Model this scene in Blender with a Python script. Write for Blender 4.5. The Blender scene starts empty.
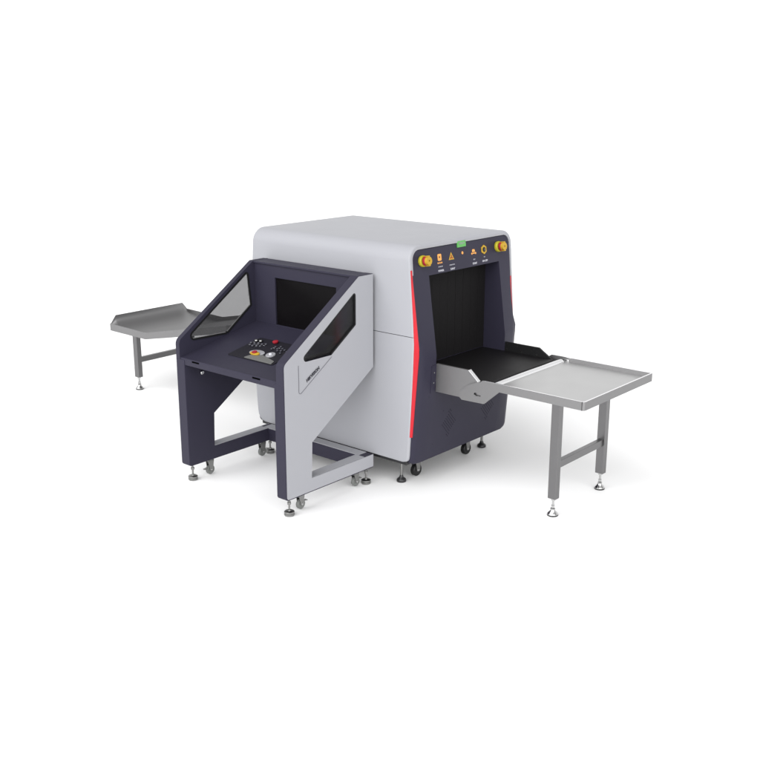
import bpy, bmesh, math, random
from mathutils import Vector, Matrix
from mathutils.geometry import tessellate_polygon
random.seed(4)
sc = bpy.context.scene
COL = sc.collection
PI = math.pi

# ------------------------------------------------------------------ camera
cam_d = bpy.data.cameras.new('camera')
cam_d.sensor_width = 36.0
cam_d.lens = 1015.14 / 760 * 36
cam_d.clip_end = 500
cam = bpy.data.objects.new('camera', cam_d)
COL.objects.link(cam)
CP = Vector((3.6976, -4.20996, 2.19985))
PITCH, YAW = 0.272507, 2.284693
fwd = Vector((math.cos(PITCH) * math.cos(YAW), math.cos(PITCH) * math.sin(YAW), -math.sin(PITCH)))
cam.location = CP
cam.rotation_euler = fwd.to_track_quat('-Z', 'Y').to_euler()
sc.camera = cam

# ------------------------------------------------------------------ studio light
world = bpy.data.worlds.new('World')
sc.world = world
world.use_nodes = True
wn = world.node_tree
wn.nodes.clear()
wo = wn.nodes.new('ShaderNodeOutputWorld')
wb = wn.nodes.new('ShaderNodeBackground')
wg = wn.nodes.new('ShaderNodeNewGeometry')
wd = wn.nodes.new('ShaderNodeVectorMath'); wd.operation = 'DOT_PRODUCT'
wd.inputs[1].default_value = (-0.45, 0.88, -0.13)      # the bright white sweep of the studio stands behind the machine
wr = wn.nodes.new('ShaderNodeMapRange'); wr.interpolation_type = 'SMOOTHSTEP'
wr.inputs['From Min'].default_value = -0.35
wr.inputs['From Max'].default_value = 0.65
wr.inputs['To Min'].default_value = 0.50
wr.inputs['To Max'].default_value = 1.22
wn.links.new(wg.outputs['Incoming'], wd.inputs[0])
neg = wn.nodes.new('ShaderNodeMath'); neg.operation = 'MULTIPLY'; neg.inputs[1].default_value = -1.0
wn.links.new(wd.outputs['Value'], neg.inputs[0])
wn.links.new(neg.outputs[0], wr.inputs['Value'])
def lobe(d, c0, c1, amp):
    """broad bright patch added to the world in direction d; negative amp dims"""
    v = wn.nodes.new('ShaderNodeVectorMath'); v.operation = 'DOT_PRODUCT'
    v.inputs[1].default_value = [-q for q in Vector(d).normalized()]
    r = wn.nodes.new('ShaderNodeMapRange'); r.interpolation_type = 'SMOOTHSTEP'
    r.inputs['From Min'].default_value = c0; r.inputs['From Max'].default_value = c1
    r.inputs['To Min'].default_value = 0; r.inputs['To Max'].default_value = amp
    wn.links.new(wg.outputs['Incoming'], v.inputs[0]); wn.links.new(v.outputs['Value'], r.inputs['Value'])
    return r.outputs[0]
tot = wr.outputs[0]
for L in (((-.05, -.80, .60), .72, .97, 4.2), ((.86, -.40, .32), .74, .97, 3.5), ((-.1, .25, 1), .45, .95, -.45)):  # added unseen fill on the camera side, plus a darkened zenith
    ad = wn.nodes.new('ShaderNodeMath'); ad.operation = 'ADD'
    wn.links.new(tot, ad.inputs[0]); wn.links.new(lobe(*L), ad.inputs[1]); tot = ad.outputs[0]
wn.links.new(tot, wb.inputs['Strength'])
wb.inputs['Color'].default_value = (1, 1, 1, 1)
wn.links.new(wb.outputs[0], wo.inputs[0])

sc.view_settings.view_transform = 'Standard'
sc.view_settings.look = 'None'
sc.view_settings.exposure = 0
sc.view_settings.gamma = 1

# ------------------------------------------------------------------ materials
def mat(name, col, rough=0.5, metal=0.0, spec=0.5, bump=0.0, bscale=400, var=0.0, vscale=6, coat=0.0, emit=0.0, brush=None):
    m = bpy.data.materials.new(name); m.use_nodes = True
    nt = m.node_tree; b = nt.nodes['Principled BSDF']
    b.inputs['Base Color'].default_value = (*col, 1)
    b.inputs['Roughness'].default_value = rough
    b.inputs['Metallic'].default_value = metal
    b.inputs['Specular IOR Level'].default_value = spec
    b.inputs['Coat Weight'].default_value = coat
    tc = nt.nodes.new('ShaderNodeTexCoord')
    if emit:
        b.inputs['Emission Color'].default_value = (*col, 1)
        b.inputs['Emission Strength'].default_value = emit
    if var:
        n = nt.nodes.new('ShaderNodeTexNoise'); n.inputs['Scale'].default_value = vscale; n.inputs['Detail'].default_value = 5
        r = nt.nodes.new('ShaderNodeMapRange')
        r.inputs['To Min'].default_value = max(0.02, rough - var); r.inputs['To Max'].default_value = rough + var
        nt.links.new(tc.outputs['Object'], n.inputs['Vector'])
        nt.links.new(n.outputs['Fac'], r.inputs['Value'])
        nt.links.new(r.outputs[0], b.inputs['Roughness'])
    if bump or brush:
        n = nt.nodes.new('ShaderNodeTexNoise'); n.inputs['Scale'].default_value = bscale; n.inputs['Detail'].default_value = 3
        mp = nt.nodes.new('ShaderNodeMapping')
        if brush: mp.inputs['Scale'].default_value = brush
        bp = nt.nodes.new('ShaderNodeBump'); bp.inputs['Strength'].default_value = bump or 0.05
        bp.inputs['Distance'].default_value = 0.002
        nt.links.new(tc.outputs['Object'], mp.inputs['Vector'])
        nt.links.new(mp.outputs[0], n.inputs['Vector'])
        nt.links.new(n.outputs['Fac'], bp.inputs['Height'])
        nt.links.new(bp.outputs[0], b.inputs['Normal'])
    return m

SILVER = mat('silver_paint', (0.294, 0.297, 0.318), 0.36, 0.0, 0.06, bump=0.03, bscale=700, var=0.04)
DARK = mat('slate_purple_paint', (0.0250, 0.0232, 0.0385), 0.46, 0.0, 0.16, bump=0.04, bscale=800, var=0.05)
DARK2 = mat('slate_paint_lining', (0.020, 0.0185, 0.030), 0.5, 0.0, 0.16, bump=0.04, bscale=800)
RED = mat('red_stripe_plastic', (0.42, 0.011, 0.020), 0.42, 0.0, 0.3)
REDB = mat('red_button_plastic', (0.26, 0.010, 0.020), 0.45, 0.0, 0.3)
YEL = mat('yellow_plastic', (0.40, 0.245, 0.018), 0.45, 0.0, 0.3)
OLIVE = mat('olive_yellow_plastic', (0.36, 0.32, 0.02), 0.45, 0.0, 0.3)
ORANGE = mat('amber_print', (0.66, 0.29, 0.06), 0.4)
BLACK = mat('black_rubber', (0.008, 0.008, 0.0085), 0.45, 0.0, 0.3)
SATIN = mat('satin_folded_steel', (0.255, 0.253, 0.256), 0.5, 1.0, bump=0.03, bscale=200, brush=(0.06, 1, 1))
BELT = mat('black_conveyor_belt', (0.006, 0.0055, 0.006), 0.5, 0.0, 0.2, bump=0.25, bscale=900, var=0.06)
CURT = mat('lead_curtain_rubber', (0.008, 0.0075, 0.008), 0.65, 0.0, 0.08, bump=0.05, bscale=60)
SCREEN = mat('black_monitor_glass', (0.004, 0.0035, 0.004), 0.25, 0.0, 0.06)
STEEL = mat('brushed_stainless_steel', (0.185, 0.183, 0.186), 0.34, 1.0, bump=0.05, bscale=220, brush=(0.06, 1, 1), var=0.05)
TRAY = mat('brushed_tray_steel', (0.52, 0.52, 0.52), 0.36, 1.0, bump=0.04, bscale=220, brush=(1, 0.06, 1), var=0.05)
CHROME = mat('chromed_steel', (0.5, 0.5, 0.5), 0.16, 1.0)
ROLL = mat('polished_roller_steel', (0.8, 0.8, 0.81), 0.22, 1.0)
ZINC = mat('zinc_plated_foot', (0.26, 0.26, 0.255), 0.3, 1.0)
BLKMET = mat('blackened_foot', (0.03, 0.03, 0.032), 0.3, 0.5)
GRYWHEEL = mat('grey_wheel_rubber', (0.13, 0.135, 0.13), 0.5)
WHITEP = mat('white_plastic', (0.27, 0.27, 0.29), 0.4)
GREYP = mat('grey_wrist_pad', (0.11, 0.11, 0.108), 0.5, bump=0.05)
GREEN = mat('green_display', (0.07, 0.28, 0.06), 0.4, emit=0.15)
PRINT = mat('white_print', (0.38, 0.38, 0.42), 0.5)
SLOT = mat('slot_shadow_black', (0.002, 0.002, 0.002), 0.9, 0.0, 0.0)
VENTM = mat('vent_shadow', (0.012, 0.011, 0.018), 0.7, 0.0, 0.1)
PRINTD = mat('dark_print', (0.012, 0.012, 0.02), 0.5)
SEAM = mat('dark_seam', (0.10, 0.10, 0.12), 0.6)
FLOORM = mat('white_studio_floor', (0.89, 0.89, 0.89), 0.6, 0.0, 0.25, bump=0.01, bscale=60)

gm = bpy.data.materials.new('tinted_window_pane'); gm.use_nodes = True
nt = gm.node_tree; nt.nodes.clear()
go = nt.nodes.new('ShaderNodeOutputMaterial'); gt = nt.nodes.new('ShaderNodeBsdfTransparent')
gg = nt.nodes.new('ShaderNodeBsdfGlossy'); gx = nt.nodes.new('ShaderNodeMixShader'); gf = nt.nodes.new('ShaderNodeFresnel')
gt.inputs[0].default_value = (0.52, 0.52, 0.525, 1); gg.inputs['Roughness'].default_value = 0.16
gf.inputs[0].default_value = 1.3
nt.links.new(gf.outputs[0], gx.inputs[0]); nt.links.new(gt.outputs[0], gx.inputs[1]); nt.links.new(gg.outputs[0], gx.inputs[2])
nt.links.new(gx.outputs[0], go.inputs[0])
GLASS = gm

# ------------------------------------------------------------------ helpers
def thing(name, label, cat, loc, group=None):
    o = bpy.data.objects.new(name, None); COL.objects.link(o)
    o.empty_display_size = 0.1
    o.location = loc; o['label'] = label; o['category'] = cat
    if group: o['group'] = group
    return o

def origin(o):
    v = Vector((0, 0, 0))
    while o: v += o.location; o = o.parent
    return v

def obj(name, bm, m, parent, bevel=0.0, smooth=False, label=None, seg=2, at=None):
    """world-coordinate bmesh -> one mesh object under parent"""
    bmesh.ops.remove_doubles(bm, verts=bm.verts, dist=1e-6)
    bmesh.ops.recalc_face_normals(bm, faces=bm.faces)
    base = origin(parent) if parent else Vector((0, 0, 0))
    if at is None:
        c = Vector((0, 0, 0))
        for v in bm.verts: c += v.co
        at = c / max(1, len(bm.verts))
    at = Vector(at)
    for v in bm.verts: v.co -= at
    if smooth:
        for f in bm.faces: f.smooth = True
        for e in bm.edges:
            if len(e.link_faces) == 2 and e.calc_face_angle(0) > math.radians(38): e.smooth = False
    me = bpy.data.meshes.new(name); bm.to_mesh(me); bm.free()
    me.materials.append(m)
    o = bpy.data.objects.new(name, me); COL.objects.link(o)
    o.parent = parent; o.location = at - base
    if bevel:
        md = o.modifiers.new('bevel', 'BEVEL'); md.width = bevel; md.segments = seg
        md.limit_method = 'ANGLE'; md.angle_limit = math.radians(28); md.harden_normals = True
        for p in me.polygons: p.use_smooth = True
    if label: o['label'] = label
    return o

def bx(bm, a, b, M=None):
    x0, y0, z0 = a; x1, y1, z1 = b
    vs = [bm.verts.new((x, y, z)) for x in (x0, x1) for y in (y0, y1) for z in (z0, z1)]
    for q in ((0, 1, 3, 2), (4, 6, 7, 5), (0, 4, 5, 1), (2, 3, 7, 6), (0, 2, 6, 4), (1, 5, 7, 3)):
        bm.faces.new([vs[i] for i in q])
    if M is not None:
        for v in vs: v.co = M @ v.co
    return bm

def box(a, b, M=None): return bx(bmesh.new(), a, b, M)

def rpoly(pts, r, n=6):
    """round the corners of a 2-D polygon; r number or list"""
    out = []; N = len(pts)
    for i, p in enumerate(pts):
        rr = r[i] if isinstance(r, (list, tuple)) else r
        p = Vector(p); a = Vector(pts[i - 1]) - p; b = Vector(pts[(i + 1) % N]) - p
        if rr <= 0: out.append(tuple(p)); continue
        la, lb = a.length, b.length; a.normalize(); b.normalize()
        ang = a.angle(b); t = min(rr / math.tan(ang / 2), la * .49, lb * .49); r2 = t * math.tan(ang / 2)
        c = p + (a + b).normalized() * (r2 / math.sin(ang / 2))
        s = p + a * t - c; e = p + b * t - c
        a0 = math.atan2(s.y, s.x); a1 = math.atan2(e.y, e.x)
        d = (a1 - a0 + PI) % (2 * PI) - PI
        for k in range(n + 1):
            q = a0 + d * k / n
            out.append((c.x + r2 * math.cos(q), c.y + r2 * math.sin(q)))
    return out

def prism(bm, loops, axis, a, b, M=None):
    """extrude a 2-D polygon (first loop outline, others holes) along axis from a to b"""
    def P(u, v, w):
        q = {'x': (w, u, v), 'y': (u, w, v), 'z': (u, v, w)}[axis]
        return Vector(q) if M is None else M @ Vector(q)
    A = [[bm.verts.new(P(u, v, a)) for u, v in lp] for lp in loops]
    B = [[bm.verts.new(P(u, v, b)) for u, v in lp] for lp in loops]
    if len(loops) == 1:
        bm.faces.new(A[0]); bm.faces.new(B[0][::-1])
    else:
        fa = sum(A, []); fb = sum(B, [])
        for t in tessellate_polygon([[Vector((u, v, 0)) for u, v in lp] for lp in loops]):
            bm.faces.new([fa[i] for i in t]); bm.faces.new([fb[i] for i in t][::-1])
    for LA, LB in zip(A, B):
        n = len(LA)
        for i in range(n): bm.faces.new((LA[i], LA[(i + 1) % n], LB[(i + 1) % n], LB[i]))
    return bm

def lathe(bm, prof, c, axis='z', n=32, M=None):
    """prof: (r, h) list, revolved about axis through c"""
    rings = []
    for r, h in prof:
        ring = []
        for k in range(n):
            t = 2 * PI * k / n; u, v = r * math.cos(t), r * math.sin(t)
            q = {'z': (u, v, h), 'x': (h, u, v), 'y': (v, h, u)}[axis]
            q = Vector(q)
            if M is not None: q = M @ q
            ring.append(bm.verts.new(q + Vector(c)))
        rings.append(ring)
    for A, B in zip(rings, rings[1:]):
        for k in range(n): bm.faces.new((A[k], A[(k + 1) % n], B[(k + 1) % n], B[k]))
    bm.faces.new(rings[0][::-1]); bm.faces.new(rings[-1])
    return bm

def text_bm(body, size, M, depth=0.0006, sx=1.0, bold=0.0, shear=0.0):
    cu = bpy.data.curves.new('lettering', 'FONT'); cu.body = body; cu.size = size
    cu.align_x = 'CENTER'; cu.align_y = 'CENTER'; cu.extrude = depth; cu.offset = bold; cu.shear = shear
    cu.resolution_u = 3
    o = bpy.data.objects.new('lettering', cu); COL.objects.link(o)
    dg = bpy.context.evaluated_depsgraph_get()
    me = bpy.data.meshes.new_from_object(o.evaluated_get(dg))
    bm = bmesh.new(); bm.from_mesh(me)
    bpy.data.objects.remove(o); bpy.data.meshes.remove(me); bpy.data.curves.remove(cu)
    for v in bm.verts: v.co = M @ Vector((v.co.x * sx, v.co.y, v.co.z))
    return bm

def basis(o, u, v, n):
    M = Matrix.Identity(4)
    for i, w in enumerate((u, v, n)):
        w = Vector(w).normalized()
        for k in range(3): M[k][i] = w[k]
    for k in range(3): M[k][3] = o[k]
    return M

# ------------------------------------------------------------------ the floor
bm = bmesh.new()
lathe(bm, [(0.001, -0.02), (60, -0.02), (60, 0.0), (0.001, 0.0)], (0, 0, 0), n=96)
fl = obj('floor', bm, FLOORM, None, at=(0, 0, 0))
fl['kind'] = 'structure'; fl['label'] = 'plain white seamless studio floor under the scanner'

# ------------------------------------------------------------------ feet and casters
def foot(parent, x, y, top, style):
    if style == 'console':
        bm = lathe(bmesh.new(), [(0.024, 0.0), (0.0275, 0.002), (0.0285, 0.006), (0.0285, 0.012), (0.0262, 0.0135), (0.0262, 0.0155), (0.0285, 0.017), (0.0285, 0.024), (0.025, 0.0275), (0.010, 0.0295), (0.009, 0.034), (0.006, 0.036)], (x, y, 0))
        m = ZINC
    elif style == 'scanner':
        bm = lathe(bmesh.new(), [(0.027, 0.0), (0.029, 0.003), (0.029, 0.012), (0.026, 0.018), (0.015, 0.026), (0.011, 0.036), (0.009, 0.042)], (x, y, 0))
        m = BLKMET
    else:
        bm = lathe(bmesh.new(), [(0.029, 0.007), (0.0295, 0.011), (0.024, 0.019), (0.015, 0.027), (0.012, 0.034), (0.0135, 0.036), (0.0135, 0.042), (0.008, 0.045)], (x, y, 0))
        m = CHROME
    f = obj('levelling_foot', bm, m, parent, smooth=True, at=(x, y, 0))
    if style == 'table':
        obj('rubber_pad', lathe(bmesh.new(), [(0.027, 0.0), (0.030, 0.002), (0.030, 0.0068), (0.028, 0.0068)], (x, y, 0)), BLACK, f, smooth=True)
    sr = {'console': 0.0055, 'scanner': 0.0085, 'table': 0.0065}[style]
    s = lathe(bmesh.new(), [(sr, 0.030), (sr, top)], (x, y, 0), n=16)
    h = (top - 0.03)
    nz = 0.03 + h * 0.55
    if style == 'console': lathe(s, [(0.004, nz - .009), (0.0105, nz - .007), (0.0105, nz + .007), (0.004, nz + .009)], (x, y, 0), n=6)
    if style == 'table':
        lathe(s, [(0.004, top - .012), (0.013, top - .011), (0.013, top - .001), (0.004, top)], (x, y, 0), n=6)
        lathe(s, [(0.010, 0.046), (0.010, 0.060), (0.0065, 0.062)], (x, y, 0), n=6)
    obj('threaded_stem', s, m if style != 'scanner' else ZINC, f, smooth=True)

def caster(parent, x, y, r, top, wheel_m, w=0.026, hub=True, lever=0):
    """swivel caster; axle along x, offset in y"""
    zc = r + 0.004
    fork = bmesh.new()
    prof = rpoly([(y - r * .75, top - .012), (y + r * .75, top - .012), (y + r * .35, zc - r * .2), (y - r * .35, zc - r * .2)], [.002, .002, .008, .008], 4)
    for s in (-1, 1):
        a = x + s * (w / 2 + .003); prism(fork, [prof], 'x', a - .0013, a + .0013)
    bx(fork, (x - w / 2 - .0043, y - r * .75, top - .014), (x + w / 2 + .0043, y + r * .75, top - .010))
    lathe(fork, [(r * .55, top - .010), (r * .6, top - .004), (r * .6, top)], (x, y, 0), n=20)
    c = obj('caster', fork, ZINC, parent, smooth=True, at=(x, y, 0))
    bm = lathe(bmesh.new(), [(r * .55, -w / 2), (r * .9, -w / 2), (r, -w / 2 + .004), (r, w / 2 - .004), (r * .9, w / 2), (r * .55, w / 2)], (x, y, zc), 'x', 32)
    wh = obj('wheel', bm, wheel_m, c, smooth=True)
    obj('axle', lathe(bmesh.new(), [(r * .2, -w / 2 - .006), (r * .22, -w / 2 - .004), (r * .22, w / 2 + .004), (r * .2, w / 2 + .006)], (x, y, zc), 'x', 12), CHROME, c, smooth=True)
    if lever:
        M = basis((x, y + lever * r * .7, zc + r * .5), (1, 0, 0), (0, lever, -.15), (0, .15, lever))
        obj('brake_lever', box((-.009, 0, -.002), (.009, .028, .002), M), ZINC, c, bevel=.001)

# =================================================================== the scanner
SC = thing('baggage_scanner', 'large silver and dark slate x-ray baggage scanner with a red edge stripe and curtained tunnel', 'x-ray scanner', (-0.38, 0.51, 0))
Y0, Y1, ZT = 0.02, 1.006, 1.42
XM = -0.385

def lerp(t, xs, ys):
    if t <= xs[0]: return ys[0]
    for i in range(len(xs) - 1):
        if t <= xs[i + 1]: return ys[i] + (ys[i + 1] - ys[i]) * (t - xs[i]) / (xs[i + 1] - xs[i])
    return ys[-1]
def xs_(z):                      # front edge of the silver shell
    return lerp(z, [.18, .50, .72, .88, 1.02, 1.42], [.243, .262, .2735, .2785, .270, .238])
def xf_(z):                      # flat of the dark cover
    return lerp(z, [.165, .60, .80, 1.42], [.258, .306, .3155, .2285])
def xo_(z):                      # outer border of the dark cover
    return lerp(z, [.165, .335, .84, 1.289, 1.42], [.249, .262, .306, .247, .2295])

# ---- silver shell: inverted U swept along x
def shell(name, keep, label=None, side=None):
    R = 0.085
    prof = []                    # (y, z, ny, nz)
    for z in [.18, .184, .19, .20, .22, .25, .30, .335, .4, .5, .6, .7, .76, .82, .88, .9185, .9215, .96, 1.02, 1.1, 1.2, 1.289, ZT - R]:
        prof.append((Y0, z, -1, 0))
    for k in range(1, 11):
        t = PI / 2 * k / 10
        prof.append((Y0 + R - R * math.cos(t), ZT - R + R * math.sin(t), -math.cos(t), math.sin(t)))
    mid = [(Y0 + R + (Y1 - Y0 - 2 * R) * k / 6, ZT, 0, 1) for k in range(1, 6)]
    right = [(Y0 + Y1 - p[0], p[1], -p[2], p[3]) for p in reversed(prof)]
    prof = prof + mid + right
    er, th = 0.012, 0.026
    bm = bmesh.new(); rows = []
    for (y, z, ny, nz) in prof:
        xr = xs_(z); xl = 2 * XM - xr
        cr = 0.03 if z < .21 else 0        # rounded bottom corners
        dz = max(0, .21 - z); off = .03 - math.sqrt(max(0, .03 ** 2 - dz ** 2)) if cr else 0
        cl = .06; dzl = max(0, .24 - z); offl = cl - math.sqrt(max(0, cl ** 2 - dzl ** 2))
        xr -= off; xl += offl
        cols = [(xl + .03, -th), (xl, -th)]
        for k in range(0, 5):
            t = PI / 2 * k / 4
            cols.append((xl + er - er * math.cos(t), -er + er * math.sin(t)))
        cols += [(xl + (xr - xl) * q, 0) for q in (.2, .4, .6, .8)]
        for k in range(4, -1, -1):
            t = PI / 2 * k / 4
            cols.append((xr - er + er * math.cos(t), -er + er * math.sin(t)))
        cols += [(xr, -th), (xr - .05, -th)]
        rows.append((z, [bm.verts.new((x, y + ny * d, z + nz * d)) for x, d in cols]))
    for (za, A), (zb, B) in zip(rows, rows[1:]):
        zm = (za + zb) / 2
        if .918 < zm < .922: continue
        if not keep(zm): continue
        if side and (A[6].co.y < .5) != (side < 0): continue
        for i in range(len(A) - 1): bm.faces.new((A[i], A[i + 1], B[i + 1], B[i]))
    for v in [v for v in bm.verts if not v.link_faces]: bm.verts.remove(v)
    return obj(name, bm, SILVER, SC, smooth=True, label=label)
shell('upper_shell', lambda z: z > .92)
shell('lower_side_shell', lambda z: z < .92, side=-1)
shell('lower_side_shell', lambda z: z < .92, side=1)
# dark body within
b = bmesh.new()
prism(b, [rpoly([(Y0 + .022, .163), (Y1 - .022, .163), (Y1 - .022, ZT - .035), (Y0 + .022, ZT - .035)], [.0, .0, .06, .06])], 'x', 2 * XM - .15, .15)
obj('inner_housing', b, DARK2, SC)
# base skirt under the shell side
b = box((-0.985, Y0 + .010, .158), (.225, Y1 - .040, .186))
obj('base_frame', b, BLKMET, SC, bevel=.004)

# ---- the dark front cover
OY0, OY1, OZ0, OZ1 = .18, .86, .60, 1.243
CY0, CY1, CZ0, CZ1 = .036, .990, .163, 1.390
def cover_bm(sign=1):
    zs = set([CZ0, .335, .42, .5, OZ0, .66, .72, .80, .84, .9, 1.0, 1.1, 1.18, OZ1, 1.289, 1.33, CZ1])
    R = .05; Rb = .035
    for k in range(0, 8):
        t = PI / 2 * k / 8
        zs.add(round(CZ1 - R + R * math.sin(t), 5)); zs.add(round(CZ0 + Rb - Rb * math.sin(t), 5))
    zs = sorted(zs); bm = bmesh.new(); rows = []
    for z in zs:
        ins = 0
        if z > CZ1 - R: ins = R - math.sqrt(max(0, R * R - (z - (CZ1 - R)) ** 2))
        if z < CZ0 + Rb: ins = Rb - math.sqrt(max(0, Rb * Rb - (CZ0 + Rb - z) ** 2))
        wl = lerp(z, [CZ0, .55, .80, 1.289, CZ1], [.030, .050, .045, .006, .004])   # width of the turned border
        yl, yr = CY0 + ins, lerp(z, [CZ0, .78, .86, .92, 1.09, 1.29], [.992, .996, .988, .966, .968, .980]) - ins
        r = .004
        xo, xf = xo_(z), xf_(z)
        xo = min(xo, xf)
        cols = [(.16, yl + .001), (xo - r, yl), (xo, yl + r), (xf, yl + wl + r)]
        cols += [(xf, max(OY0, yl + wl + 2 * r)), (xf, (OY0 + OY1) / 2), (xf, min(OY1, yr - wl - 2 * r))]
        cols += [(xf, yr - wl - r), (xo, yr - r), (xo - r, yr), (.16, yr - .001)]
        rows.append((z, [bm.verts.new((x, y, z)) for x, y in cols]))
    for (za, A), (zb, B) in zip(rows, rows[1:]):
        for i in range(len(A) - 1):
            if i in (4, 5) and OZ0 - 1e-4 < (za + zb) / 2 < OZ1: continue
            bm.faces.new((A[i], A[i + 1], B[i + 1], B[i]))
    # reveal of the opening, back to the curtain plane
    def rv(pts):
        f = [bm.verts.new(p) for p in pts]; g = [bm.verts.new((.150, p[1], p[2])) for p in pts]
        for i in range(len(pts) - 1): bm.faces.new((f[i], f[i + 1], g[i + 1], g[i]))
    zz = [z for z in zs if OZ0 <= z <= OZ1]
    rv([(xf_(z), OY0, z) for z in zz]); rv([(xf_(z), OY1, z) for z in zz])
    rv([(xf_(OZ1), OY0, OZ1), (xf_(OZ1), OY1, OZ1)]); rv([(xf_(OZ0), OY0, OZ0), (xf_(OZ0), OY1, OZ0)])
    # top and bottom return
    for (z, A) in (rows[0], rows[-1]):
        g = [bm.verts.new((.16, v.co.y, v.co.z)) for v in A[1:-1]]
        for i in range(len(g) - 1): bm.faces.new((A[1 + i], A[2 + i], g[i + 1], g[i]))
    return bm
cov = obj('front_cover', cover_bm(), DARK, SC, smooth=True, at=(.25, .51, .165))
bm = cover_bm()
for v in bm.verts: v.co.x = 2 * XM - v.co.x + .003
obj('rear_cover', bm, DARK2, SC, smooth=True)

# ---- red edge stripes (a wedge between the shell edge and the cover)
def stripe(ys, yo, za=.335, zb=1.289):
    bm = bmesh.new(); rows = []
    for k in range(25):
        z = za + (zb - za) * k / 24
        a = xs_(z) + .0012; b_ = max(a + .0005, xo_(z) + (.0015 if yo < .5 else -.004))
        rows.append([bm.verts.new(p) for p in ((a - .012, ys, z), (a, ys, z), (b_, yo, z), (b_ - .006, yo + (.02 if yo < .5 else -.02), z))])
    for A, B in zip(rows, rows[1:]):
        for i in range(3): bm.faces.new((A[i], A[i + 1], B[i + 1], B[i]))
    return bm
obj('edge_stripe', stripe(Y0 + .0055, CY0 - .0035), RED, SC)
obj('edge_stripe', stripe(Y1 - .020, .9745, .90, 1.14), RED, SC)

# ---- lead curtain, belt, bed
cur = bmesh.new(); ny = 9
for k in range(ny):
    a = OY0 + .001 + (OY1 - OY0 - .002) * k / ny; c = OY0 + .001 + (OY1 - OY0 - .002) * (k + 1) / ny
    d = .0015 * random.random()
    bx(cur, (.152 + d, a + .0006, .704), (.156 + d, c - .0006, OZ1 + .01))
obj('lead_curtain', cur, CURT, SC)
b = bmesh.new()
prism(b, [rpoly([(.10, .664), (.664, .664), (.672, .680), (.664, .697), (.10, .697)], [0, .008, .008, .008, 0], 4)], 'y', .203, .862)
obj('conveyor_belt', b, BELT, SC, smooth=True)
b = bmesh.new()
bx(b, (.12, .196, .60), (.62, .866, .655))
obj('belt_bed', b, DARK2, SC, bevel=.003)
b = bmesh.new()
prism(b, [rpoly([(-.87, .664), (2 * XM - .640, .664), (2 * XM - .648, .680), (2 * XM - .640, .697), (-.87, .697)], [0, .008, .008, .008, 0], 4)], 'y', .203, .862)
obj('conveyor_belt', b, BELT, SC, smooth=True)
b = bmesh.new()
bx(b, (2 * XM - .62, .196, .60), (-.88, .866, .655))
obj('belt_bed', b, DARK2, SC, bevel=.003)

railp = [(.312, .585), (.312, .750), (.535, .750), (.605, .690), (.612, .600), (.56, .585)]
b = prism(bmesh.new(), [rpoly(railp, [.003, .006, .010, .006, .01, .01], 3)], 'x' if 0 else 'y', .180, .194)
obj('guide_rail', b, SATIN, SC, bevel=.0015, label='near steel guide plate beside the belt')
b = prism(bmesh.new(), [rpoly([(.300, .60), (.300, .752), (.555, .752), (.628, .706), (.660, .690), (.660, .62)], [.003, .006, .010, .006, .01, .01], 3)], 'y', .868, .880)
M = basis((.535 + .035, 0, .72), (.070, 0, -.060), (0, 1, 0), (.060, 0, .070))
obj('rail_lip', box((-.044, .178, .0012), (.044, .203, .0040), M), ROLL, SC, bevel=.0008)
fr = obj('guide_rail', b, BLACK, SC, bevel=.0015, label='far black guide plate beside the belt')
for x, z in ((.325, .738), (.325, .708), (.400, .735), (.425, .715), (.432, .704), (.520, .735), (.540, .705)):
    obj('screw', lathe(bmesh.new(), [(.0035, .8665), (.0035, .8684)], (x, 0, z), 'y', 10), CHROME, fr)
def mir(prof): return [(2 * XM - u, v) for u, v in prof]
b = prism(bmesh.new(), [rpoly(mir([(.30, .585), (.30, .750), (.535, .750), (.605, .690), (.60, .600)]), .006, 3)], 'y', .180, .194)
obj('guide_rail', b, SATIN, SC, bevel=.0015)
b = prism(bmesh.new(), [rpoly(mir([(.30, .585), (.30, .750), (.535, .750), (.605, .690), (.60, .600)]), .006, 3)], 'y', .868, .880)
obj('guide_rail', b, SATIN, SC, bevel=.0015)
# mounting flange with screws
b = bmesh.new()
N = 6
for k in range(N):
    za, zb = .583 + (.742 - .583) * k / N, .583 + (.742 - .583) * (k + 1) / N
    for v0, v1 in (((.140, za), (.180, zb)),):
        q = [bm_ for bm_ in ((xf_(za) + .004, v0[0], za), (xf_(za) + .004, v1[0], za), (xf_(zb) + .004, v1[0], zb), (xf_(zb) + .004, v0[0], zb))]
        i = [(p[0] - .0055, p[1], p[2]) for p in q]
        F = [b.verts.new(p) for p in q]; G = [b.verts.new(p) for p in i]
        b.faces.new(F)
        for j in range(4): b.faces.new((F[j], F[(j + 1) % 4], G[(j + 1) % 4], G[j]))
obj('rail_flange', b, DARK, SC)
for z in (.700, .640):
    obj('screw', lathe(bmesh.new(), [(.0038, .0), (.0038, .0065), (.002, .0075)], (xf_(z), .160, z), 'x', 12), CHROME, SC, smooth=True)

# ---- vents: dark pierced dots in two diamond groups
def vent(cy, cz):
    b = bmesh.new()
    for i in range(-7, 8):
        for j in range(-9, 10):
            if (i + j) % 2: continue
            y, z = cy + i * .0105, cz + j * .0105
            if abs(i) / 6 + abs(j) / 8.5 > 1 : continue
            x = xf_(z)
            lathe(b, [(.0037, -.002), (.0037, .0004)], (x, y, z), 'x', 6)
    return b
obj('vent', vent(.355, .350), VENTM, SC)
obj('vent', vent(.745, .360), VENTM, SC)
for y, z in ((.135, .560), (.215, .25), (.29, .44), (.83, .42)):
    obj('panel_screw', lathe(bmesh.new(), [(.003, -.001), (.003, .0012)], (xf_(z), y, z), 'x', 8), DARK2, SC)

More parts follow.
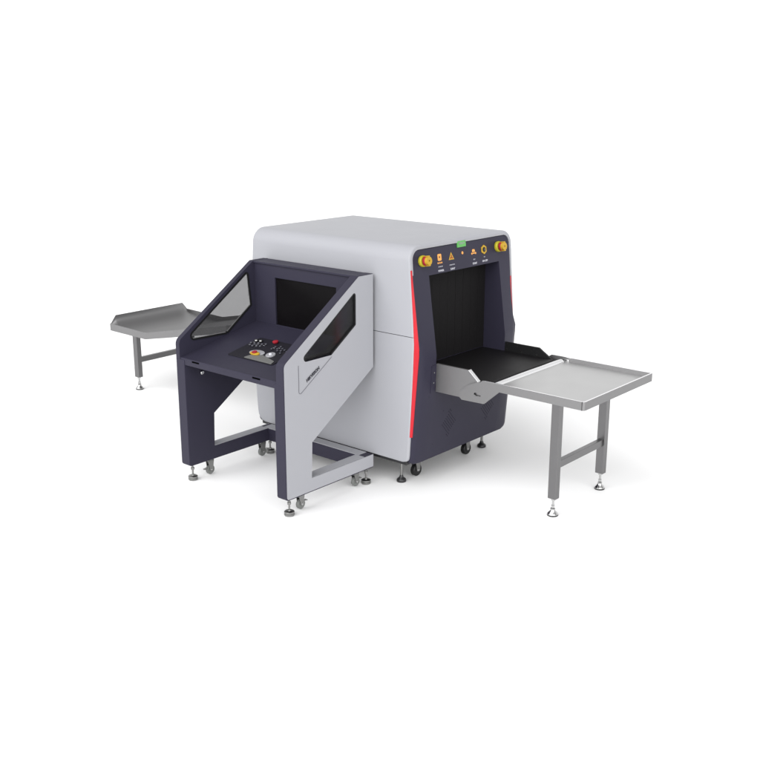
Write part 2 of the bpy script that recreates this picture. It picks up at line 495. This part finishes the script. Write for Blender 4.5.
# ---- things on the header
tilt = (xf_(1.39) - xf_(.80)) / (1.39 - .80)
HN = Vector((1, 0, -tilt)).normalized(); HV = Vector((tilt, 0, 1)).normalized()
def H(y, z, n=0.0):
    return basis(Vector((xf_(z), y, z)) + HN * n, (0, 1, 0), HV, HN)
def emergency(y, z, lab):
    M = H(y, z)
    R = Matrix.Rotation(0, 4, 'Z')
    b = bmesh.new()
    lathe(b, [(.026, .0), (.031, .001), (.032, .005), (.032, .015), (.029, .020), (.019, .021)], (0, 0, 0), 'z', 28, None)
    for v in b.verts: v.co = M @ v.co
    e = obj('emergency_button', b, OLIVE, SC, smooth=True, label=lab)
    b = bmesh.new(); lathe(b, [(.018, .021), (.022, .023), (.0265, .027), (.0265, .037), (.023, .040)], (0, 0, 0), 'z', 28)
    for v in b.verts: v.co = M @ v.co
    obj('mushroom_head', b, REDB, e, smooth=True)
    b = bmesh.new()
    # yellow guard: three posts carrying a ring in front of the head
    outer = [(.0235 * math.cos(t), .0235 * math.sin(t)) for t in [2 * PI * k / 28 for k in range(28)]]
    inner = [(.005 * math.cos(t), .005 * math.sin(t)) for t in [2 * PI * k / 28 for k in range(28)]]
    prism(b, [outer, inner], 'z', .040, .056)
    for t in (PI / 2, PI * 1.5):
        lx, ly = .030 * math.cos(t), .030 * math.sin(t)
        bx(b, (lx - .008, ly * .86 - .0025, .015), (lx + .008, ly * .86 + .0025, .056))
    for v in b.verts: v.co = M @ v.co
    obj('guard', b, YEL, e, bevel=.0015)
emergency(.128, 1.328, 'left emergency stop button on the header')
emergency(.855, 1.330, 'right emergency stop button on the header')
# green display
b = box((-.040, -.022, -.002), (.040, .021, .007), H(.497, 1.388))
g = obj('status_display', b, GREEN, SC, bevel=.002)
obj('lettering', text_bm('READY', .016, H(.497, 1.387, .0078), sx=1.1), WHITEP, g)
# printed symbols
def circ(r, n=24, a0=0): return [(r * math.cos(a0 + 2 * PI * k / n), r * math.sin(a0 + 2 * PI * k / n)) for k in range(n)]
def decal(name, parts, y, z, m):
    b = bmesh.new()
    for lp in parts: prism(b, lp, 'z', .0, .0012, H(y, z))
    return obj(name, b, m, SC)
def shift(lp, dx, dy): return [(x + dx, y + dy) for x, y in lp]
rect = lambda a, b_, c, d: [(a, b_), (c, b_), (c, d), (a, d)]
IY = [.288, .396, .504, .612, .714]
decal('power_lamp', [[rpoly(rect(-.017, -.010, .017, .028), .007, 4), shift(circ(.006), 0, .010)]], IY[0], 1.322, ORANGE)
decal('lamp_bars', [[rect(-.021, -.026, -.011, -.018)], [rect(-.005, -.026, .005, -.018)], [rect(.011, -.026, .021, -.018)]], IY[0], 1.322, ORANGE)
tri = lambda s: [(-s, -s * .58), (s, -s * .58), (0, s * 1.15)]
decal('radiation_warning_sign', [[tri(.025), shift(circ(.0045, 12), 0, 0)]], IY[1], 1.320, YEL)
b = bmesh.new()
for k in range(3):
    a0 = math.radians(90 + 120 * k)
    a = [(.003 * math.cos(a0 + d), .003 * math.sin(a0 + d)) for d in (-.45, .45)]
    c = [(.013 * math.cos(a0 + d), .013 * math.sin(a0 + d)) for d in (.45, 0, -.45)]
    prism(b, [a + c], 'z', .0012, .0020, H(IY[1], 1.320))
obj('radiation_symbol', b, REDB, SC)
decal('indicator_lamp', [[circ(.0085)]], IY[2], 1.332, ORANGE)
decal('belt_symbol', [[rpoly([(-.014, 0), (.016, 0), (.010, .016), (-.012, .016)], .003, 3)], [shift(circ(.006, 14), -.018, -.008)], [shift(circ(.006, 14), .019, -.008)], [rect(-.010, -.010, .011, -.004)]], IY[3], 1.325, ORANGE)
b = bmesh.new()
hexo = circ(.028, 6, PI / 6); hexo = rpoly(hexo, .004, 3)
prism(b, [hexo, circ(.0150, 24)], 'z', 0, .004, H(IY[4], 1.328))
ks = obj('key_switch', b, YEL, SC, smooth=False)
b = bmesh.new(); lathe(b, [(.0145, 0), (.0145, .006), (.010, .009)], (0, 0, 0), 'z', 24)
for v in b.verts: v.co = H(IY[4], 1.328) @ v.co
obj('key_barrel', b, BLACK, ks, smooth=True)
obj('key_slot', box((-.0014, -.006, .009), (.0014, .006, .0096), H(IY[4], 1.328)), CHROME, ks)
for (y, w1, w2, z) in ((IY[0], 'STAND BY', 'POWER', 1.322), (IY[1], 'RADIATION', 'X-RAY', 1.320), (IY[3], 'BELT', 'START', 1.325), (IY[4], 'KEY', 'ON OFF', 1.328)):
    o = obj('lettering', text_bm(w1, .009, H(y + .002, z - .043, .0008)), PRINT, SC)
    o = obj('lettering', text_bm(w2, .0145, H(y + .004, z - .066, .0008), bold=.0006), PRINT, SC)

for y, x in ((.136, .1007), (.952, .1007), (.136, -.872), (.952, -.872)):
    foot(SC, x, y, .165, 'scanner')
for x, y in ((.110, .262), (.110, .765), (-.86, .262), (-.86, .765)):
    caster(SC, x, y, .038, .160, BLACK, w=.030)

# =================================================================== the console
CX0, CX1 = -.8906, 0.0
CO = thing('operator_console', 'dark slate operator console with silver side panel, sloping tinted windows and a built-in black monitor', 'control console', (-.445, -.35, 0))
PROF = [(-.7055, .1035), (0, .1035), (0, .184), (-.510, .184), (-.502, .388), (0, .712), (0, 1.25), (-.120, 1.25), (-.7055, .858)]
def prof_r(d=0.0):
    return rpoly(PROF, [.018, .004, .003, .003, .003, .003, .004, .010, .045], 5)
WIN = rpoly([(-.147, 1.178), (-.147, .982), (-.343, .848), (-.590, .848), (-.600, .862)], [.014, .010, .006, .012, .012], 5)
WIN = rpoly([(-.1455, 1.172), (-.1455, .982), (-.343, .848), (-.598, .848)], [.013, .008, .006, .020], 6)
def inset(pts, d):
    n = len(pts); out = []
    A = sum(pts[i][0] * pts[(i + 1) % n][1] - pts[(i + 1) % n][0] * pts[i][1] for i in range(n))
    s = 1 if A > 0 else -1
    for i in range(n):
        p = Vector(pts[i]); a = (p - Vector(pts[i - 1])); b = (Vector(pts[(i + 1) % n]) - p)
        if a.length < 1e-9 or b.length < 1e-9: out.append(tuple(p)); continue
        a.normalize(); b.normalize()
        na = Vector((-a.y, a.x)) * s; nb = Vector((-b.y, b.x)) * s
        m = (na + nb)
        m = m / max(.3, m.length_squared) * 2
        out.append(tuple(p + m * d))
    return out
T = .074
TU = .054
TUL = .034
WINL = inset(rpoly([(-.164, 1.205), (-.142, .978), (-.344, .835), (-.690, .843)], [.020, .014, .010, .030], 6), .0105)
WLO = rpoly([(-.100, 1.222), (-.100, .955), (-.290, .815), (-.670, .838)], [.013, .008, .006, .020], 6)
def side(x0, x1, outer):
    """x0..x1 is the leg's thickness; the upper wing is thinner on the inside"""
    ua, ub = (x1 - TU, x1) if outer > 0 else (x0, x0 + TU)
    W = WIN if outer > 0 else WINL
    if outer < 0: ub = x0 + TUL
    b = prism(bmesh.new(), [prof_r(), W], 'x', ua if outer > 0 else ub - .006, ub)
    if outer < 0: prism(b, [inset(prof_r(), .0015), WLO], 'x', ua, ub - .0055)
    f = obj('side_frame', b, DARK, CO, bevel=.007, seg=3)
    # the leg, thicker than the wing
    la, lb = (x0, x1 - .0008) if outer > 0 else (x0 + .0008, x1)
    leg = [(-.7059, .1031), (.0003, .1031), (.0003, .1844), (-.5096, .1844), (-.5016, .3877), (-.02, .7005), (-.02, .715), (-.6, .715), (-.66, .752), (-.7059, .752)]
    b = prism(bmesh.new(), [rpoly(leg, [.018, .003, .003, .003, .003, .003, 0, 0, 0, .006], 5)], 'x', la, lb)
    obj('leg', b, DARK, CO, bevel=.007, seg=3)
    skin_o = rpoly([(-.7000, .1095), (-.001, .1095), (-.001, .184), (-.5115, .184), (-.5035, .389), (-.001, .713), (-.001, 1.2475), (-.118, 1.2475), (-.7000, .8565)], [.014, .003, .001, .001, .003, .003, .003, .008, .040], 6)
    a, c = (x1 - .004, x1 + .0025) if outer > 0 else (x0 - .0025, x0 + .004)
    b = prism(bmesh.new(), [skin_o, inset(W, -.001) if outer > 0 else WLO], 'x', a, c)
    obj('silver_panel', b, SILVER, CO, bevel=.0012)
    b = box((x0 + .003, -.508, .183), (x1 - .002, -.076, .1865)); obj('rail_cap', b, SILVER, CO)
    b = bmesh.new()
    if outer > 0: prism(b, [inset(W, -.0005), inset(W, .007)], 'x', ua - .002, x1 + .0015)
    else:
        prism(b, [inset(W, -.0085), inset(W, .002)], 'x', ub - .007, ub + .003)
    w = obj('window', b, BLACK, CO)
    xm = x1 - .006 if outer > 0 else ub - .004
    obj('pane', prism(bmesh.new(), [inset(W, .0035)], 'x', xm - .003, xm + .003), GLASS, w)
    return f
side(CX1 - T, CX1 - .0025, 1)
side(CX0 + .0025, CX0 + T, -1)
# shallow raised gasket edge seen from inside on the left
XL, XR = CX0 + TUL, CX1 - TU
S = .2
def dz_(y): return .79 + S * (y + .55)
# desk: sloping slab with a rounded lip and apron
b = prism(bmesh.new(), [rpoly([(-.7020, .722), (-.7020, .762), (-.690, dz_(-.690)), (-.115, dz_(-.115)), (-.115, dz_(-.115) - .03), (-.672, .735), (-.672, .722)], [.002, .012, .02, 0, 0, 0, 0], 5)], 'x', XL - .002, XR + .002)
dk = obj('desk', b, DARK, CO, bevel=.0015)
# back wall with a monitor opening
SX0, SX1, SZ0, SZ1 = -.680, -.180, .878, 1.163
b = prism(bmesh.new(), [[(XL - .002, .70), (XR + .002, .70), (XR + .002, 1.2365), (XL - .002, 1.2365)], [(SX0, SZ0), (SX1, SZ0), (SX1, SZ1), (SX0, SZ1)]], 'y', -.112, -.092)
obj('back_panel', b, DARK, CO, bevel=.002)
b = prism(bmesh.new(), [[(-.122, 1.2365), (-.122, 1.2485), (-.001, 1.2485), (-.001, 1.2365)]], 'x', XL - .002, XR + .002)
obj('top_panel', b, DARK, CO, bevel=.003)
obj('rear_panel', box((XL, -.014, .712), (XR, -.002, 1.236)), DARK2, CO)
b = box((SX0 - .01, -.098, SZ0 - .01), (SX1 + .01, -.0915, SZ1 + .01)); mo = obj('monitor', box((SX0 - .012, -.0915, SZ0 - .012), (SX1 + .012, -.050, SZ1 + .012)), BLACK, CO, bevel=.002)
obj('screen', box((SX0 + .001, -.1015, SZ0 + .001), (SX1 - .001, -.0915, SZ1 - .001)), SCREEN, mo, bevel=.001)
# rear lower rail
obj('rear_rail', box((XL - .002, -.0755, .1045), (XR + .002, -.004, .1825)), DARK, CO, bevel=.003)
obj('rail_cap', box((XL - .002, -.072, .1825), (XR + .002, -.004, .1862)), SILVER, CO)
# hinge slots, lock
for x in (-.719, -.214):
    obj('apron_slot', box((x - .030, -.7040, .7470), (x + .030, -.698, .7560)), SLOT, CO, bevel=.0005)
b = lathe(bmesh.new(), [(.0115, 0), (.0125, .002), (.0125, .010), (.009, .014)], (CX0 + T, -.585, .655), 'x', 24)
obj('lock', b, CHROME, CO, smooth=True)

# control panel on the desk
def D(x, y, n=0.0):
    nn = Vector((0, -S, 1)).normalized(); vv = Vector((0, 1, S)).normalized()
    return basis(Vector((x, y, dz_(y))) + nn * n, (1, 0, 0), vv, nn)
def dpoly(pts, h0, h1):
    """points in desk x,y, raised from h0 to h1"""
    b = bmesh.new()
    A = [b.verts.new(D(x, y, h0).translation) for x, y in pts]; B = [b.verts.new(D(x, y, h1).translation) for x, y in pts]
    b.faces.new(A[::-1]); b.faces.new(B); n = len(A)
    for i in range(n): b.faces.new((A[i], A[(i + 1) % n], B[(i + 1) % n], B[i]))
    return b
cp = obj('control_panel', dpoly(rpoly([(-.612, -.557), (-.243, -.560), (-.243, -.30), (-.612, -.30)], .012, 4), -.001, .0045), mat('panel_black', (.012, .0112, .016), .5, 0.0, 0.15), CO, bevel=.002)
obj('wrist_pad', dpoly(rpoly([(-.480, -.553), (-.252, -.556), (-.262, -.522), (-.392, -.486), (-.462, -.508)], .006, 4), .0040, .0085), GREYP, cp, bevel=.002)
def cylD(x, y, prof, n=28, sx=1.0, parent=cp, m=REDB, name='button'):
    b = lathe(bmesh.new(), prof, (0, 0, 0), 'z', n); M = D(x, y)
    for v in b.verts: v.co = M @ Vector((v.co.x * sx, v.co.y, v.co.z))
    return obj(name, b, m, parent, smooth=True)
lp_ = cylD(-.452, -.475, [(.030, .004), (.032, .0055), (.032, .0080), (.028, .0092)], sx=1.7, m=WHITEP, name='legend_plate')
es = cylD(-.446, -.496, [(.0175, .009), (.018, .010), (.018, .015), (.015, .018), (.010, .018)], sx=2.0, m=YEL, name='emergency_stop_base')
cylD(-.446, -.496, [(.010, .018), (.0150, .019), (.0155, .023), (.013, .025)], m=REDB, name='emergency_stop_head')
tb = cylD(-.348, -.468, [(.027, .004), (.0290, .005), (.0290, .010), (.027, .012), (.0145, .012), (.0135, .0095)], m=WHITEP, name='trackball_ring')
b = bmesh.new(); bmesh.ops.create_uvsphere(b, u_segments=20, v_segments=12, radius=.0120, matrix=D(-.348, -.468, .0085))
obj('trackball', b, mat('pale_trackball', (.5, .5, .54), .3), cp, smooth=True)
cylD(-.452, -.330, [(.012, .007), (.012, .010), (.0170, .012), (.0175, .018), (.013, .021)], m=REDB)
for x, y in ((-.584, -.357), (-.552, -.352)):
    cylD(x, y, [(.0115, .007), (.0125, .009), (.0115, .016), (.009, .019)], m=ZINC, name='key_lock')
for x, y in ((-.559, -.395), (-.536, -.388), (-.512, -.380), (-.490, -.371), (-.580, -.412), (-.552, -.418), (-.524, -.412), (-.502, -.404), (-.596, -.388)):
    cylD(x, y, [(.0065, .0072), (.0070, .009), (.0070, .0115), (.0055, .013)], m=mat('push_key_grey', (.07, .07, .085), .4), name='push_key', n=16)
for x, y in ((-.405, -.405), (-.405, -.375), (-.372, -.392), (-.345, -.378), (-.375, -.362), (-.330, -.405), (-.352, -.412), (-.318, -.388), (-.31, -.43), (-.288, -.40)):
    cylD(x, y, [(.0065, .0072), (.0070, .009), (.0070, .0115), (.0055, .013)], m=mat('push_key_slate', (.045, .045, .06), .4), name='push_key', n=16)
for x, y in ((-.584, -.375), (-.552, -.371), (-.405, -.389), (-.372, -.378), (-.536, -.401), (-.49, -.387)):
    obj('key_mark', box((-.007, -.0012, .0080), (.007, .0012, .0086), D(x, y)), PRINT, cp)

# panel outline groove and lettering on the silver side
def line_yz(b, pts, w, x0, x1):
    for (a, c) in zip(pts, pts[1:]):
        a, c = Vector(a), Vector(c); d = (c - a); n = Vector((-d.y, d.x)).normalized() * w / 2
        prism(b, [[tuple(a + n), tuple(c + n), tuple(c - n), tuple(a - n)]], 'x', x0, x1)
b = bmesh.new()
arc = rpoly([(-.598, .838), (-.598, .672), (-.345, .838)], [0, .012, 0], 6)
line_yz(b, arc, .0022, .0020, .0029)
obj('access_seam', b, SEAM, CO)
u = Vector((0, .096, .055)).normalized(); n = Vector((1, 0, 0)); v = n.cross(u)
M = basis((.0026, -.492, .7685), u, v, n)
bm = text_bm('HIKVISION', .0235, M, depth=.0005, bold=.0009, shear=.2)
obj('lettering', bm, PRINTD, CO)

for x in (-.855, -.0352):
    for y in (-.655, -.0282): foot(CO, x, y, .106, 'console')
for x, y, lv in ((-.847, -.530, -1), (-.050, -.555, 1), (-.050, -.105, 1), (-.847, -.105, 1)):
    caster(CO, x, y, .029, .105, GRYWHEEL, w=.020, lever=lv)

# =================================================================== tables
def legs(parent, xs, ys, ztop, zc, x_w=.050, y_w=.040):
    for y in ys:
        b = box((xs - x_w / 2, y - y_w / 2, .100), (xs + x_w / 2, y + y_w / 2, ztop))
        obj('leg', b, STEEL, parent, bevel=.003)
        foot(parent, xs, y, .100, 'table')
    b = box((xs - .015, ys[0] + y_w / 2 - .001, zc - .02), (xs + .015, ys[1] - y_w / 2 + .001, zc + .02))
    obj('crossbar', b, STEEL, parent, bevel=.002)

RT = thing('roller_table', 'square stainless steel tray table with two legs standing at the right-hand tunnel mouth', 'feed table', (1.0, .54, 0), 'steel tables at the tunnel mouths')
TY0, TY1, TX0, TX1, TZ, TB = .1666, .9163, .640, 1.2703, .7126, .667
# near side plate continues into the lower bracket
b = prism(bmesh.new(), [rpoly([(.628, .700), (.642, .7125), (1.258, .7125), (1.258, .667), (.752, .667), (.655, .582), (.505, .578), (.487, .592), (.492, .625), (.545, .670), (.610, .698)], [.006, .006, 0, 0, .01, .012, .006, 0, 0, .01, 0], 4), [(.585, .626), (.590, .634), (.602, .636), (.612, .628), (.632, .626), (.632, .620), (.602, .618)][::-1]], 'y', TY0, TY0 + .006)
obj('side_rim', b, SATIN, RT, label='near rim running into the pierced bracket')
b = prism(bmesh.new(), [rpoly([(.600, .667), (.600, .700), (.618, .7126), (1.258, .7126), (1.258, .667)], [.006, .008, .012, 0, 0], 4)], 'y', TY1 - .006, TY1)
obj('side_rim', b, SATIN, RT, bevel=.001)
# end rim with rounded corners
b = bmesh.new()
cr = .014
def Lstrip(b, path, th, z0, z1):
    """vertical strip following a plan path, thickness to the inside (left normal)"""
    ins = []
    for i, p in enumerate(path):
        p = Vector(p); a = Vector(path[max(0, i - 1)]); c = Vector(path[min(len(path) - 1, i + 1)])
        d = (c - a).normalized(); ins.append(p + Vector((-d.y, d.x)) * th)
    V = [[b.verts.new((q[0], q[1], z)) for q in (p, s) for z in (z0, z1)] for p, s in zip(path, ins)]
    for A, B in zip(V, V[1:]):
        b.faces.new((A[0], B[0], B[1], A[1])); b.faces.new((A[2], A[3], B[3], B[2]))
        b.faces.new((A[1], B[1], B[3], A[3])); b.faces.new((A[0], A[2], B[2], B[0]))
    b.faces.new(V[0]); b.faces.new(V[-1])
path = [(1.2575, TY0)] + [(TX1 - cr + cr * math.sin(t), TY0 + cr - cr * math.cos(t)) for t in [PI / 2 * k / 8 for k in range(9)]] + [(TX1 - .006 + .006 * math.cos(t), TY1 - .006 + .006 * math.sin(t)) for t in [PI / 2 * k / 5 for k in range(6)]] + [(1.2575, TY1)]
Lstrip(b, path, .006, TB, TZ + .0004)
obj('end_rim', b, SATIN, RT, smooth=True, at=(1.26, .54, .69))
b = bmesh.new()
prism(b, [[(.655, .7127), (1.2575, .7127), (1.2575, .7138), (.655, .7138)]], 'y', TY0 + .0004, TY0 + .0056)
obj('rim_highlight', b, ROLL, RT)  # bright strips added to put the edge highlight on the rim tops
b = bmesh.new(); Lstrip(b, path, .0075, TZ + .0006, TZ + .0016); obj('rim_highlight', b, ROLL, RT)
obj('rim_highlight', box((.63, TY1 - .0056, .7128), (1.2575, TY1 - .0004, .7138)), ROLL, RT)
obj('tray', box((.722, TY0 + .006, .678), (TX1 - .006, TY1 - .006, .690)), TRAY, RT)
b = lathe(bmesh.new(), [(.010, TY0 + .004), (.018, TY0 + .012), (.0225, TY0 + .014), (.0225, TY1 - .032), (.018, TY1 - .030), (.008, TY1 - .028), (.008, TY1 - .006)], (.700, 0, .6815), 'y', 36)
obj('roller', b, ROLL, RT, smooth=True)
obj('roller_bracket', box((.690, TY1 - .012, .665), (.742, TY1 - .0062, .703)), CHROME, RT, bevel=.002)
obj('under_frame', box((.78, TY0 + .05, .655), (1.22, TY1 - .05, .6775)), STEEL, RT, bevel=.002)
legs(RT, 1.048, (.2845, .7985), .667, .290)

LT = thing('exit_slide', 'sloping stainless steel exit slide with an upright end stop, partly behind the dark console', 'exit table', (-2.3, .57, 0), 'steel tables at the tunnel mouths')
LY0, LY1 = .200, .950
EX, BX_, JX = -2.87, -2.43, -1.47
zt = lambda x: lerp(x, [EX, BX_, JX], [.513, .510, .705])
h = .050
for y0, y1 in ((LY0, LY0 + .006), (LY1 - .006, LY1)):
    pts = [(EX, zt(EX) + .006), (EX, zt(EX) - h), (BX_, zt(BX_) - h), (JX, zt(JX) - h - .004), (JX, zt(JX)), (BX_, zt(BX_))]
    b = prism(bmesh.new(), [rpoly(pts, [.002, .004, .10, .004, .008, .10], 5)], 'y', y0, y1)
    obj('side_rim', b, SATIN, LT, bevel=.001)
fl_ = .030
b = prism(bmesh.new(), [rpoly([(EX + .004, zt(EX) - fl_), (BX_, zt(BX_) - fl_), (JX, zt(JX) - fl_ + .012), (JX, zt(JX) - fl_), (BX_, zt(BX_) - fl_ - .010), (EX + .004, zt(EX) - fl_ - .010)], [0, .12, 0, 0, .12, 0], 6)], 'y', LY0 + .006, LY1 - .006)
obj('slide_plate', b, SATIN, LT, smooth=True)
# the tall end stop, curving up out of the plate
b = bmesh.new(); rows = []
ny = 12
def stop_top(y):
    d = min(y - (LY0 + .006), (LY1 - .006) - y); return .518 + min(.058, d * 1.25)
prof = [(0, 0), (.25, .004), (.5, .014), (.75, .035), (1, .07)]
ys = [LY0 + .0065, LY0 + .024, LY0 + .044, LY0 + .053] + [LY0 + .053 + (LY1 - LY0 - .106) * k / 8 for k in range(1, 8)] + [LY1 - .053, LY1 - .044, LY1 - .024, LY1 - .0065]
for y in ys:
    top = stop_top(y); z0 = zt(EX) - fl_ - .0015
    row = []
    for k in range(17):
        t = k / 16; x = EX + .008 + .24 * (1 - t) ** 2.6; z = z0 + (top - z0) * t ** 1.9
        row.append(b.verts.new((x, y, z)))
    row += [b.verts.new((EX + .004, y, top)), b.verts.new((EX + .004, y, z0 - .012))]
    rows.append(row)
for A, B in zip(rows, rows[1:]):
    for i in range(len(A) - 1): b.faces.new((A[i], A[i + 1], B[i + 1], B[i]))
for R_ in (rows[0], rows[-1]): b.faces.new(R_)
obj('end_stop', b, SATIN, LT, smooth=True)
b = lathe(bmesh.new(), [(.0225, LY0 + .012), (.0225, LY1 - .03)], (JX + .015, 0, .675), 'y', 32)
obj('roller', b, ROLL, LT, smooth=True)
b = prism(bmesh.new(), [rpoly([(JX - .03, .655), (JX - .03, .705), (JX + .055, .715), (JX + .09, .60), (JX + .01, .585)], .01, 4)], 'y', LY0 - .006, LY0 - .0005)
obj('bracket', b, STEEL, LT, bevel=.001)
legs(LT, -2.700, (.314, .836), .463, .235)
